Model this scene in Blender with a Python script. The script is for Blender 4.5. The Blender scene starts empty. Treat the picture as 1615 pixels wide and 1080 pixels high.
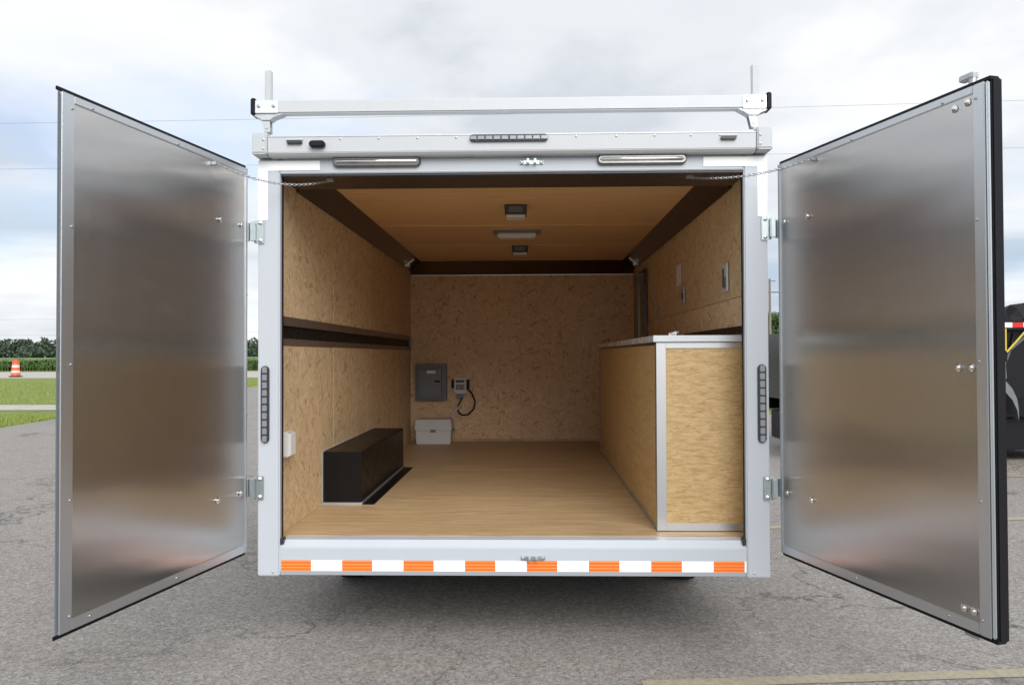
import bpy, bmesh, math, random
from mathutils import Vector, Matrix

sc = bpy.context.scene
COL = sc.collection
R = math.radians
random.seed(7)

# ------------------------------------------------------------------ camera
cam_d = bpy.data.cameras.new('camera')
cam = bpy.data.objects.new('camera', cam_d)
COL.objects.link(cam)
sc.camera = cam
cam_d.sensor_width = 36.0
cam_d.lens = 36.0 * 1220.0 / 1615.0
cam_d.clip_start = 0.05
cam_d.clip_end = 5000.0
YAW, PITCH, ROLL = 0.0249, 0.0161, -0.0035
fwd = Vector((-math.sin(YAW) * math.cos(PITCH), math.cos(YAW) * math.cos(PITCH), math.sin(PITCH)))
rgt = Vector((math.cos(YAW), math.sin(YAW), 0))
upv = rgt.cross(fwd)
r2 = rgt * math.cos(ROLL) + upv * math.sin(ROLL)
u2 = upv * math.cos(ROLL) - rgt * math.sin(ROLL)
cm = Matrix((r2, u2, -fwd)).transposed().to_4x4()
cm.translation = Vector((0.1021, -3.9191, 1.4892))
cam.matrix_world = cm

# ------------------------------------------------------------------ sky and sun (bright overcast)
SUN_EL, SUN_AZ = R(36), R(162)          # sun behind the photographer
SUN_STRENGTH, SUN_ANGLE = 1.5, R(50)
SKY_GAIN = 0.55
EXPOSURE = 1.10
world = bpy.data.worlds.new('World')
sc.world = world
world.use_nodes = True
wn, wl = world.node_tree.nodes, world.node_tree.links
for n in list(wn):
    wn.remove(n)


def WN(t, **kw):
    n = wn.new(t)
    for k, v in kw.items():
        setattr(n, k, v)
    return n


def wmath(op, a, b=None):
    n = WN('ShaderNodeMath', operation=op)
    for i, v in enumerate((a, b)):
        if v is None:
            continue
        if isinstance(v, (int, float)):
            n.inputs[i].default_value = v
        else:
            wl.new(v, n.inputs[i])
    return n.outputs[0]


sky = WN('ShaderNodeTexSky', sky_type='NISHITA', sun_disc=False, sun_elevation=SUN_EL, sun_rotation=SUN_AZ)
sky.air_density, sky.dust_density, sky.ozone_density = 1.0, 0.3, 3.0
skys = WN('ShaderNodeVectorMath', operation='SCALE')
skys.inputs['Scale'].default_value = 0.15
wl.new(sky.outputs[0], skys.inputs[0])
tc = WN('ShaderNodeTexCoord')
sx = WN('ShaderNodeSeparateXYZ')
wl.new(tc.outputs['Generated'], sx.inputs[0])
zc = wmath('ADD', wmath('MAXIMUM', sx.outputs['Z'], 0.0), 0.22)
cx = WN('ShaderNodeCombineXYZ')
wl.new(wmath('DIVIDE', sx.outputs['X'], zc), cx.inputs[0])
wl.new(wmath('DIVIDE', sx.outputs['Y'], zc), cx.inputs[1])


def wnoise(scale, detail, rough, off, dist=0.0):
    mp = WN('ShaderNodeMapping')
    mp.inputs['Location'].default_value = off
    wl.new(cx.outputs[0], mp.inputs['Vector'])
    n = WN('ShaderNodeTexNoise')
    n.inputs['Scale'].default_value = scale
    n.inputs['Detail'].default_value = detail
    n.inputs['Roughness'].default_value = rough
    n.inputs['Distortion'].default_value = dist
    wl.new(mp.outputs[0], n.inputs['Vector'])
    return n.outputs['Fac']


def wramp(fac, stops):
    n = WN('ShaderNodeValToRGB')
    cr = n.color_ramp
    cr.interpolation = 'EASE'
    while len(cr.elements) < len(stops):
        cr.elements.new(0.5)
    for e, (p, c) in zip(cr.elements, stops):
        e.position = p
        e.color = (*c, 1)
    wl.new(fac, n.inputs[0])
    return n.outputs[0]


shade = wnoise(1.35, 7, 0.52, (16.58, 16.13, 0.0), 0.15)
cloud = wramp(shade, [(0.33, (0.58, 0.615, 0.66)), (0.45, (0.73, 0.755, 0.785)), (0.60, (0.86, 0.87, 0.88))])
gapn = wnoise(0.7, 6, 0.52, (16.01, 3.87, 0.0), 0.2)
cover = wramp(gapn, [(0.32, (0.66, 0.66, 0.66)), (0.50, (0.98, 0.98, 0.98))])
mixs = WN('ShaderNodeMixRGB')
wl.new(cover, mixs.inputs[0])
tint = WN('ShaderNodeMixRGB', blend_type='MULTIPLY')
tint.inputs[0].default_value = 1.0
tint.inputs[2].default_value = (0.86, 0.95, 1.10, 1)
wl.new(skys.outputs[0], tint.inputs[1])
wl.new(tint.outputs[0], mixs.inputs[1])
wl.new(cloud, mixs.inputs[2])
# low blue-grey stratus in flat layers all round the horizon
mpb = WN('ShaderNodeMapping')
mpb.inputs['Scale'].default_value = (1.1, 1.1, 8.5)
mpb.inputs['Location'].default_value = (2.0, 1.0, 0.9)
wl.new(tc.outputs['Generated'], mpb.inputs['Vector'])
nb = WN('ShaderNodeTexNoise')
nb.inputs['Scale'].default_value = 1.5
nb.inputs['Detail'].default_value = 5
wl.new(mpb.outputs[0], nb.inputs['Vector'])
bf = wramp(nb.outputs['Fac'], [(0.42, (0, 0, 0)), (0.62, (0.85, 0.85, 0.85))])
el = wramp(sx.outputs['Z'], [(0.02, (0.15, 0.15, 0.15)), (0.09, (1, 1, 1)), (0.24, (0, 0, 0))])
band = WN('ShaderNodeMixRGB')
wl.new(wmath('MULTIPLY', bf, el), band.inputs[0])
wl.new(mixs.outputs[0], band.inputs[1])
band.inputs[2].default_value = (0.40, 0.51, 0.63, 1)
bg = WN('ShaderNodeBackground')
bg.inputs['Strength'].default_value = SKY_GAIN
wl.new(band.outputs[0], bg.inputs['Color'])
wo = WN('ShaderNodeOutputWorld')
wl.new(bg.outputs[0], wo.inputs['Surface'])

sun_d = bpy.data.lights.new('sun', 'SUN')
sun_d.energy = SUN_STRENGTH
sun_d.angle = SUN_ANGLE
sun_d.color = (1.0, 0.975, 0.94)
sun = bpy.data.objects.new('sun', sun_d)
COL.objects.link(sun)
sdir = Vector((math.sin(SUN_AZ) * math.cos(SUN_EL), math.cos(SUN_AZ) * math.cos(SUN_EL), math.sin(SUN_EL)))
sun.rotation_euler = sdir.to_track_quat('Z', 'Y').to_euler()

vs = sc.view_settings
vs.view_transform = 'Standard'
vs.look = 'None'
vs.exposure = EXPOSURE
vs.gamma = 1.0
vs.use_curve_mapping = False
sc.cycles.max_bounces = 12
sc.cycles.diffuse_bounces = 9
sc.cycles.glossy_bounces = 5


# ------------------------------------------------------------------ mesh builder
class MB:
    def __init__(self):
        self.v, self.f = [], []

    def add(self, vs, fs):
        o = len(self.v)
        self.v += [tuple(p) for p in vs]
        self.f += [tuple(i + o for i in f) for f in fs]
        return self

    def box(self, x0, x1, y0, y1, z0, z1):
        return self.add([(x0, y0, z0), (x1, y0, z0), (x1, y1, z0), (x0, y1, z0), (x0, y0, z1), (x1, y0, z1), (x1, y1, z1), (x0, y1, z1)],
                        [(0, 3, 2, 1), (4, 5, 6, 7), (0, 1, 5, 4), (1, 2, 6, 5), (2, 3, 7, 6), (3, 0, 4, 7)])

    def prism(self, poly, axis, a, b):
        """poly: 2D outline in the two axes other than `axis`, in cyclic order xyz."""
        n = len(poly)
        def p3(p, t):
            return {'x': (t, p[0], p[1]), 'y': (p[0], t, p[1]), 'z': (p[0], p[1], t)}[axis]
        vs = [p3(p, a) for p in poly] + [p3(p, b) for p in poly]
        fs = [tuple(range(n))[::-1], tuple(range(n, 2 * n))] + [(i, (i + 1) % n, n + (i + 1) % n, n + i) for i in range(n)]
        return self.add(vs, fs)

    def tube(self, pts, r, n=10, cap=True):
        pts = [Vector(p) for p in pts]
        rs = r if isinstance(r, (list, tuple)) else [r] * len(pts)
        rings = []
        prev = None
        for i, p in enumerate(pts):
            d = (pts[min(i + 1, len(pts) - 1)] - pts[max(i - 1, 0)]).normalized()
            if prev is None:
                a = Vector((0, 0, 1)) if abs(d.z) < .9 else Vector((1, 0, 0))
                s = d.cross(a).normalized()
            else:
                s = (prev - d * prev.dot(d)).normalized()
            prev = s
            t = d.cross(s)
            rings.append([p + (s * math.cos(2 * math.pi * k / n) + t * math.sin(2 * math.pi * k / n)) * rs[i] for k in range(n)])
        vs = [q for rg in rings for q in rg]
        fs = []
        for i in range(len(rings) - 1):
            for k in range(n):
                fs.append((i * n + k, i * n + (k + 1) % n, (i + 1) * n + (k + 1) % n, (i + 1) * n + k))
        if cap:
            fs.append(tuple(range(n))[::-1])
            fs.append(tuple(range((len(rings) - 1) * n, len(rings) * n)))
        return self.add(vs, fs)

    def lathe(self, prof, c, axis='z', n=24):
        """prof: (radius, height) pairs, revolved about axis through c."""
        vs, fs = [], []
        for r, h in prof:
            for k in range(n):
                a = 2 * math.pi * k / n
                q = (r * math.cos(a), r * math.sin(a), h)
                if axis == 'x':
                    q = (q[2], q[0], q[1])
                elif axis == 'y':
                    q = (q[1], q[2], q[0])
                vs.append((q[0] + c[0], q[1] + c[1], q[2] + c[2]))
        for i in range(len(prof) - 1):
            for k in range(n):
                fs.append((i * n + k, i * n + (k + 1) % n, (i + 1) * n + (k + 1) % n, (i + 1) * n + k))
        fs.append(tuple(range(n))[::-1])
        fs.append(tuple(range((len(prof) - 1) * n, len(prof) * n)))
        return self.add(vs, fs)

    def mesh(self, name, bevel=0.0, smooth=False, seg=2):
        me = bpy.data.meshes.new(name)
        me.from_pydata(self.v, [], self.f)
        bm = bmesh.new()
        bm.from_mesh(me)
        bmesh.ops.recalc_face_normals(bm, faces=bm.faces)
        if bevel:
            ed = [e for e in bm.edges if len(e.link_faces) == 2 and e.calc_face_angle(0) > 0.5]
            bmesh.ops.bevel(bm, geom=ed, offset=bevel, segments=seg, affect='EDGES', clamp_overlap=True)
        bm.to_mesh(me)
        bm.free()
        if smooth:
            me.polygons.foreach_set('use_smooth', [True] * len(me.polygons))
            if hasattr(me, 'set_sharp_from_angle'):
                me.set_sharp_from_angle(angle=R(40))
        return me

    def build(self, name, mat, parent=None, bevel=0.0, smooth=False, seg=2):
        o = bpy.data.objects.new(name, self.mesh(name, bevel, smooth, seg))
        o.data.materials.append(mat)
        COL.objects.link(o)
        o.parent = parent
        return o


def B(*a):
    return MB().box(*a)


def tag(o, label=None, cat=None, group=None, kind=None):
    if label:
        o['label'] = label
    if cat:
        o['category'] = cat
    if group:
        o['group'] = group
    if kind:
        o['kind'] = kind
    return o


def empty(name, loc=(0, 0, 0), rz=0.0):
    o = bpy.data.objects.new(name, None)
    o.empty_display_size = 0.2
    COL.objects.link(o)
    o.location = loc
    o.rotation_euler = (0, 0, rz)
    return o


def inst(src, parent, loc, rot=None, name=None):
    c = src.copy()
    COL.objects.link(c)
    c.parent = parent
    c.location = loc
    if rot is not None:
        c.rotation_euler = rot
    if name:
        c.name = name
    return c


# ------------------------------------------------------------------ materials
class NT:
    def __init__(self, name):
        self.m = bpy.data.materials.new(name)
        self.m.use_nodes = True
        self.n, self.l = self.m.node_tree.nodes, self.m.node_tree.links
        self.b = self.n['Principled BSDF']
        self._tc = None

    def new(self, t, **kw):
        n = self.n.new(t)
        for k, v in kw.items():
            setattr(n, k, v)
        return n

    def link(self, a, b):
        self.l.new(a, b)

    def coord(self, kind='Object'):
        if self._tc is None:
            self._tc = self.new('ShaderNodeTexCoord')
        return self._tc.outputs[kind]

    def mapping(self, scale=(1, 1, 1), rot=(0, 0, 0), loc=(0, 0, 0), src=None):
        mp = self.new('ShaderNodeMapping')
        mp.inputs['Scale'].default_value = scale
        mp.inputs['Rotation'].default_value = rot
        mp.inputs['Location'].default_value = loc
        self.link(src if src is not None else self.coord(), mp.inputs['Vector'])
        return mp.outputs[0]

    def noise(self, vec, scale=5, detail=4, rough=.5, dist=0, out='Fac'):
        n = self.new('ShaderNodeTexNoise')
        n.inputs['Scale'].default_value = scale
        n.inputs['Detail'].default_value = detail
        n.inputs['Roughness'].default_value = rough
        n.inputs['Distortion'].default_value = dist
        self.link(vec, n.inputs['Vector'])
        return n.outputs[out]

    def voro(self, vec, scale=5, feature='F1', out='Color'):
        n = self.new('ShaderNodeTexVoronoi', feature=feature)
        n.inputs['Scale'].default_value = scale
        self.link(vec, n.inputs['Vector'])
        return n.outputs[out]

    def ramp(self, fac, stops, interp='LINEAR'):
        n = self.new('ShaderNodeValToRGB')
        cr = n.color_ramp
        cr.interpolation = interp
        while len(cr.elements) < len(stops):
            cr.elements.new(.5)
        for e, (p, c) in zip(cr.elements, stops):
            e.position = p
            e.color = (*c, 1) if len(c) == 3 else c
        self.link(fac, n.inputs[0])
        return n.outputs[0]

    def mix(self, fac, a, b, mode='MIX'):
        n = self.new('ShaderNodeMixRGB', blend_type=mode)
        for i, v in enumerate((fac, a, b)):
            if isinstance(v, (int, float)):
                n.inputs[i].default_value = v
            elif isinstance(v, tuple):
                n.inputs[i].default_value = (*v, 1)
            else:
                self.link(v, n.inputs[i])
        return n.outputs[0]

    def math(self, op, a, b=None):
        n = self.new('ShaderNodeMath', operation=op)
        for i, v in enumerate((a, b)):
            if v is None:
                continue
            if isinstance(v, (int, float)):
                n.inputs[i].default_value = v
            else:
                self.link(v, n.inputs[i])
        return n.outputs[0]

    def set(self, **kw):
        for k, v in kw.items():
            k = k.replace('_', ' ')
            i = self.b.inputs[k]
            if isinstance(v, (int, float)):
                i.default_value = v
            elif isinstance(v, tuple):
                i.default_value = (*v, 1)
            else:
                self.link(v, i)
        return self

    def bump(self, h, strength=.3, dist=.01):
        n = self.new('ShaderNodeBump')
        n.inputs['Strength'].default_value = strength
        n.inputs['Distance'].default_value = dist
        self.link(h, n.inputs['Height'])
        self.link(n.outputs[0], self.b.inputs['Normal'])


def plain(name, col, rough=.5, metal=0.0, var=.08, scale=6.0, **kw):
    t = NT(name)
    nz = t.noise(t.mapping(), scale, 5, .6)
    c = t.mix(nz, tuple(x * (1 - var) for x in col), tuple(min(1, x * (1 + var)) for x in col))
    rg = t.ramp(t.noise(t.mapping(loc=(3, 1, 2)), scale * 3, 4, .6), [(.3, (rough * .85,) * 3), (.7, (min(1, rough * 1.15),) * 3)])
    t.set(Base_Color=c, Roughness=rg, Metallic=metal)
    for k, v in kw.items():
        t.set(**{k: v})
    return t.m


def swz(t, axes):
    """2D panel coordinates: axes 'xz', 'yz' or 'xy' -> (u, v, per-object seed)."""
    s = t.new('ShaderNodeSeparateXYZ')
    t.link(t.coord(), s.inputs[0])
    oi = t.new('ShaderNodeObjectInfo')
    c = t.new('ShaderNodeCombineXYZ')
    t.link(s.outputs[axes[0].upper()], c.inputs[0])
    t.link(s.outputs[axes[1].upper()], c.inputs[1])
    t.link(t.math('MULTIPLY', oi.outputs['Random'], 7.0), c.inputs[2])
    return c.outputs[0]


def osb(name, axes, tone=(1.0, 1.0, 1.0)):
    t = NT(name)
    uv = swz(t, axes)
    wob = t.noise(uv, 6, 2, .5, 0, 'Color')
    wv = t.new('ShaderNodeVectorMath', operation='MULTIPLY_ADD')
    t.link(wob, wv.inputs[0])
    wv.inputs[1].default_value = (.03, .03, 0)
    t.link(uv, wv.inputs[2])
    cols, heights = [], []
    for k, (ang, sx_, sy_) in enumerate(((8, 62, 14), (68, 54, 13), (-52, 66, 15))):
        # rotate before scaling: second mapping
        m0 = t.mapping((1, 1, 1), (0, 0, R(ang)), (k * 3.1, k * 1.7, k * .37), wv.outputs[0])
        mp = t.mapping((sx_, sy_, 1), (0, 0, 0), (0, 0, 0), m0)
        vc = t.voro(mp, 1.0)
        s = t.new('ShaderNodeSeparateColor')
        t.link(vc, s.inputs[0])
        cols.append(s.outputs[0])
        heights.append(s.outputs[1])
    m1 = t.math('GREATER_THAN', heights[1], heights[0])
    h01 = t.math('MAXIMUM', heights[0], heights[1])
    m2 = t.math('GREATER_THAN', heights[2], h01)
    fl = t.mix(m2, t.mix(m1, cols[0], cols[1]), cols[2])
    ht = t.math('MAXIMUM', h01, heights[2])
    c = t.ramp(fl, [(0, (0.360, 0.203, 0.092)), (.07, (0.560, 0.365, 0.194)), (.2, (0.700, 0.507, 0.294)), (.7, (0.780, 0.594, 0.364)), (.92, (0.840, 0.675, 0.437)), (1, (0.900, 0.760, 0.534))])
    grain = t.noise(t.mapping((160, 40, 1), (0, 0, .3), (0, 0, 0), uv), 1, 3, .6)
    c = t.mix(.35, c, t.ramp(grain, [(.3, (0.600, 0.416, 0.230)), (.7, (0.820, 0.644, 0.410))]))
    big = t.noise(uv, 1.1, 4, .6)
    c = t.mix(.5, c, t.mix(big, (.80, .74, .70), (1.0, 1.0, 1.0)), 'MULTIPLY')
    oi = t.new('ShaderNodeObjectInfo')
    c = t.mix(1.0, c, t.ramp(oi.outputs['Random'], [(0, (.91, .90, .89)), (1, (1, 1, 1))]), 'MULTIPLY')
    c = t.mix(1.0, c, tone, 'MULTIPLY')
    t.set(Base_Color=c, Roughness=.62)
    t.bump(ht, .25, .002)
    return t.m


def plywood(name, axes, dark, mid, light, rough=.5, grain=(2.2, 90)):
    """grain runs along the first axis."""
    t = NT(name)
    uv = swz(t, axes)
    g1 = t.noise(t.mapping((grain[0], grain[1], 1), src=uv), 1, 6, .65, .6)
    g2 = t.noise(t.mapping((grain[0] * 3, grain[1] * 3.3, 1), loc=(4, 2, 1), src=uv), 1, 3, .6)
    c = t.ramp(g1, [(.34, dark), (.5, mid), (.66, light)])
    c = t.mix(.4, c, t.ramp(g2, [(.3, dark), (.7, light)]))
    big = t.noise(uv, 1.7, 4, .6)
    c = t.mix(.6, c, t.mix(big, (.80, .76, .72), (1.0, 1.0, 1.0)), 'MULTIPLY')
    scuff = t.ramp(t.noise(t.mapping((1, 3, 1), (0, 0, .5), src=uv), 9, 8, .75), [(.66, (0, 0, 0)), (.78, (.35, .35, .35))])
    c = t.mix(scuff, c, tuple(x * .72 for x in mid))
    oi = t.new('ShaderNodeObjectInfo')
    c = t.mix(1.0, c, t.ramp(oi.outputs['Random'], [(0, (.90, .89, .88)), (1, (1, 1, 1))]), 'MULTIPLY')
    t.set(Base_Color=c, Roughness=rough)
    t.bump(g1, .12, .0015)
    return t.m


def brushed(name, col, rough, axis='z', aniso=0.0, wave=0.0):
    t = NT(name)
    sc_ = {'z': (140, 140, 1.2), 'x': (1.2, 140, 140)}[axis]
    s1 = t.noise(t.mapping(sc_), 1, 4, .7)
    blot = t.noise(t.mapping((1.3, 1.3, .9)), 1.6, 5, .6)
    c = t.mix(s1, tuple(x * .975 for x in col), tuple(min(1, x * 1.02) for x in col))
    c = t.mix(.5, c, t.ramp(blot, [(.3, tuple(x * .90 for x in col)), (.7, col)]))
    rg = t.math('ADD', t.math('MULTIPLY', s1, .03), rough - .015)
    t.set(Base_Color=c, Roughness=rg, Metallic=1.0)
    if aniso:
        t.set(Anisotropic=aniso)
        vt = t.new('ShaderNodeVectorTransform', vector_type='VECTOR', convert_from='OBJECT', convert_to='WORLD')
        vt.inputs[0].default_value = (1, 0, 0)
        t.link(vt.outputs[0], t.b.inputs['Tangent'])
    if wave:
        w = t.noise(t.mapping((.5, .5, 1.5)), 1.6, 1.5, .4, .3)
        fine = t.noise(t.mapping((420, 420, 1.5)), 1, 2, .6)
        hs = t.math('ADD', t.math('MULTIPLY', w, wave), t.math('MULTIPLY', fine, .00018))
        t.bump(hs, 1.0, 1.0)
        smear = t.noise(t.mapping((3, 3, 5), (.3, .2, .4)), 2.2, 7, .7, .8)
        sm = t.ramp(smear, [(.54, (0, 0, 0)), (.74, (.030, .030, .030))])
        t.set(Roughness=t.math('ADD', rg, sm))
    return t.m


M = {}
M['white'] = plain('white_powder_coat', (.49, .525, .57), .34, 0, .03, 3)
M['hood'] = plain('white_cap_paint', (.55, .57, .59), .30, 0, .03, 3)
M['cap'] = plain('grey_corner_casting', (.50, .53, .55), .42, 0, .05, 5)
M['alu'] = brushed('mill_aluminium', (.80, .81, .82), .34, 'x')
M['aluv'] = brushed('door_trim_aluminium', (.68, .71, .74), .42, 'z')
M['cabalu'] = brushed('cabinet_corner_aluminium', (.62, .62, .63), .40, 'z')
M['skin'] = brushed('brushed_door_skin', (.565, .55, .535), .225, 'z', 1.0, .014)
M['chrome'] = plain('polished_steel', (.82, .82, .82), .12, 1.0, .03, 9)
M['lampmetal'] = plain('smoked_lamp_metal', (.22, .22, .215), .22, .9, .1, 40)
M['zinc'] = plain('zinc_plated_steel', (.50, .56, .57), .38, 1.0, .12, 20)
M['galv'] = plain('galvanised_steel', (.52, .54, .56), .48, .9, .18, 30)
M['fendermetal'] = plain('dull_fender_metal', (.20, .21, .22), .55, .6, .25, 18)
M['rubber'] = plain('black_rubber', (.009, .009, .012), .55, 0, .2, 12, Specular_IOR_Level=.22)
M['black'] = plain('black_painted_steel', (.007, .0065, .0065), .26, 0, .1, 6, Specular_IOR_Level=.35)
M['boxblack'] = plain('matt_black_wheel_box', (.006, .0055, .0055), .38, 0, .1, 6, Specular_IOR_Level=.18)
M['darkmetal'] = brushed('darkened_trim_metal', (.17, .125, .098), .24, 'x')  # coves are aluminium; the dark interior they mirror is put into the colour
M['soffit'] = plain('dark_soffit_metal', (.13, .095, .075), .42, .8, .12, 4)
M['trackmid'] = plain('brown_wall_channel', (.24, .185, .145), .40, .55, .1, 5)
M['void'] = plain('black_channel_liner', (.006, .0055, .0055), .6, 0, .2, 8)
M['osb_side'] = osb('oriented_strand_board_side', 'yz')
M['osb_end'] = osb('oriented_strand_board_end', 'xz', (1.0, .92, .90))  # tone: reddish cast of the dim far end put into the board colour
M['ceil'] = plywood('ceiling_plywood', 'xy', (0.779, 0.475, 0.218), (0.870, 0.563, 0.280), (0.920, 0.639, 0.338), .5, (1.2, 34))
M['floor'] = plywood('floor_plywood', 'xy', (0.284, 0.173, 0.075), (0.567, 0.398, 0.214), (0.724, 0.545, 0.329), .46, (3.2, 80))
M['cab_end'] = plywood('cabinet_end_plywood', 'xz', (.34, .20, .075), (.56, .385, .17), (.68, .505, .26), .5, (16, 75))
M['cab_side'] = plywood('cabinet_side_plywood', 'yz', (0.518, 0.335, 0.140), (0.670, 0.465, 0.212), (0.756, 0.551, 0.271), .5, (4, 40))
M['greybox'] = plain('grey_enamel_steel', (.13, .14, .15), .42, 0, .06, 6)
M['greydoor'] = plain('grey_enamel_door', (.165, .18, .185), .40, 0, .06, 6)
M['plastic'] = plain('white_plastic', (.62, .61, .60), .4, 0, .03, 6)
M['worktop'] = plain('pale_laminate', (.60, .62, .64), .28, 0, .04, 8)
M['paper'] = plain('white_card', (.78, .77, .74), .7, 0, .05, 9)
M['lens'] = plain('clear_lamp_lens', (.30, .31, .34), .18, .3, .1, 60)
M['lamphouse'] = plain('dark_lamp_housing', (.035, .037, .045), .35, 0, .1, 20)
M['dome'] = plain('milky_dome_lens', (.70, .69, .68), .3, 0, .03, 5)
M['domebox'] = plain('brown_lamp_body', (.060, .046, .038), .4, 0, .1, 9)
M['tape_w'] = plain('white_reflective_tape', (.95, .95, .95), .25, 0, .01, 30)
M['paint_w'] = plain('white_line_paint', (.75, .75, .72), .6, 0, .08, 20)
M['drum_o'] = plain('orange_drum_plastic', (.80, .115, .035), .45, 0, .08, 6)
M['drum_w'] = plain('white_drum_band', (.72, .62, .56), .4, 0, .05, 6)
M['red'] = plain('red_reflective_tape', (.62, .02, .02), .3, 0, .1, 30)
M['yellow'] = plain('yellow_webbing', (.66, .50, .07), .7, 0, .2, 60)
M['glassd'] = plain('dark_window_glass', (.02, .016, .014), .12, 0, .1, 3)
M['wood_pole'] = plain('weathered_pole_wood', (.20, .165, .13), .85, 0, .25, 8)
M['wire'] = plain('dark_cable', (.22, .22, .23), .6, 0, .1, 3)
M['bark'] = plain('bark', (.085, .062, .045), .9, 0, .3, 10)
M['tyre'] = plain('tyre_rubber', (.018, .018, .019), .75, 0, .25, 20)
M['amber'] = plain('amber_lamp', (.80, .30, .02), .3, 0, .1, 30)

# red conspicuity tape in fine moulded rows, flash glare put in as orange
t = NT('red_tape_flash_orange')
s = t.new('ShaderNodeSeparateXYZ')
t.link(t.coord(), s.inputs[0])
rows = t.math('FRACT', t.math('MULTIPLY', s.outputs['Z'], 62.0))
rc = t.ramp(rows, [(.0, (.86, .13, .025)), (.5, (.88, .17, .03)), (.72, (.95, .46, .10)), (.88, (.86, .14, .025))])
nz = t.noise(t.mapping((9, 9, 60)), 1, 3, .6)
t.set(Base_Color=t.mix(nz, rc, t.mix(.35, rc, (.92, .20, .03))), Roughness=.28)
M['tape_flash'] = t.m

# asphalt: pale worn aggregate, faint cracks and stains
t = NT('worn_asphalt')
vec = t.coord()
agg = t.voro(t.mapping(), 62)
sa = t.new('ShaderNodeSeparateColor')
t.link(agg, sa.inputs[0])
agg2 = t.voro(t.mapping(loc=(5, 3, 0)), 150)
sb = t.new('ShaderNodeSeparateColor')
t.link(agg2, sb.inputs[0])
c1 = t.ramp(sa.outputs[0], [(0, (.10, .092, .085)), (.35, (.23, .213, .195)), (.7, (.315, .295, .27)), (1, (.50, .47, .44))])
c2 = t.ramp(sb.outputs[0], [(0, (.09, .082, .076)), (.5, (.245, .228, .208)), (1, (.45, .425, .395))])
c = t.mix(.20, t.mix(.55, c1, c2), (.315, .288, .258))
big = t.noise(t.mapping(), .55, 6, .62)
c = t.mix(.75, c, t.ramp(big, [(.3, (.88, .87, .86)), (.5, (.97, .96, .96)), (.72, (1, 1, 1))]), 'MULTIPLY')
mid = t.noise(t.mapping(loc=(1, 7, 0)), 3.4, 6, .7)
c = t.mix(.5, c, t.ramp(mid, [(.3, (.84, .84, .84)), (.62, (1, 1, 1))]), 'MULTIPLY')
wob = t.noise(t.mapping(), 2.3, 5, .6, 0, 'Color')
wv = t.new('ShaderNodeVectorMath', operation='MULTIPLY_ADD')
t.link(wob, wv.inputs[0])
wv.inputs[1].default_value = (.9, .9, 0)
t.link(t.mapping((.5, .8, 1)), wv.inputs[2])
ck = t.voro(wv.outputs[0], .75, 'DISTANCE_TO_EDGE', 'Distance')
ckm = t.ramp(ck, [(0, (.85, .85, .85)), (.006, (.45, .45, .45)), (.013, (0, 0, 0))])
gate = t.ramp(t.noise(t.mapping(loc=(2, 2, 0)), .5, 3, .5), [(.44, (0, 0, 0)), (.58, (.9, .9, .9))])
ckf = t.mix(1.0, ckm, gate, 'MULTIPLY')
c = t.mix(ckf, c, (.045, .042, .040))
t.set(Base_Color=c, Roughness=.88)
t.bump(t.mix(ckf, t.mix(.5, sa.outputs[1], sb.outputs[1]), (0, 0, 0)), .6, .004)
M['asphalt'] = t.m

# yellow stall paint worn through to the aggregate
t = NT('worn_yellow_paint')
w1 = t.noise(t.mapping(), 26, 6, .75)
w2 = t.noise(t.mapping(), 120, 3, .6)
wear = t.ramp(t.math('ADD', t.math('MULTIPLY', w1, .6), t.math('MULTIPLY', w2, .4)), [(.36, (0, 0, 0)), (.58, (1, 1, 1))])
t.set(Base_Color=t.mix(wear, t.mix(w2, (.36, .31, .18), (.54, .47, .27)), (.28, .255, .215)), Roughness=.8)
M['stall'] = t.m

t = NT('concrete')
n1 = t.noise(t.mapping(), 2.2, 8, .65)
n2 = t.noise(t.mapping(), 40, 3, .6)
t.set(Base_Color=t.mix(.3, t.ramp(n1, [(.3, (.36, .335, .30)), (.7, (.50, .47, .43))]), t.ramp(n2, [(.3, (.30, .28, .25)), (.7, (.55, .52, .48))])), Roughness=.85)
M['concrete'] = t.m

t = NT('gravel_shoulder')
v1 = t.voro(t.mapping(), 40)
sv = t.new('ShaderNodeSeparateColor')
t.link(v1, sv.inputs[0])
t.set(Base_Color=t.ramp(sv.outputs[0], [(0, (.12, .105, .085)), (.5, (.26, .23, .19)), (1, (.42, .38, .33))]), Roughness=.9)
t.bump(sv.outputs[1], .8, .01)
M['gravel'] = t.m

t = NT('lawn')
n1 = t.noise(t.mapping((1, .3, 1)), 1.1, 6, .6)
n2 = t.noise(t.mapping(), 30, 5, .7)
g = t.ramp(n1, [(.3, (.135, .19, .022)), (.5, (.20, .255, .034)), (.7, (.26, .295, .065))])
t.set(Base_Color=t.mix(.45, g, t.ramp(n2, [(.3, (.07, .11, .012)), (.7, (.24, .29, .065))])), Roughness=.9)
t.bump(n2, .8, .03)
M['lawn'] = t.m


def leafmat(name, dark, light):
    t = NT(name)
    oi = t.new('ShaderNodeNewGeometry')
    n = t.noise(t.mapping(), .8, 4, .6)
    c = t.mix(n, dark, light)
    c = t.mix(oi.outputs['Random Per Island'], c, t.mix(.5, c, light))
    t.set(Base_Color=c, Roughness=.7)
    return t.m


M['blade'] = leafmat('grass_blade', (.15, .21, .024), (.28, .34, .07))
M['corn'] = leafmat('corn_leaf', (.050, .110, .022), (.12, .19, .05))
M['far_leaf'] = leafmat('distant_foliage', (.036, .060, .036), (.065, .094, .055))
M['leaf'] = leafmat('tree_leaf', (.045, .085, .022), (.095, .15, .045))

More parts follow.
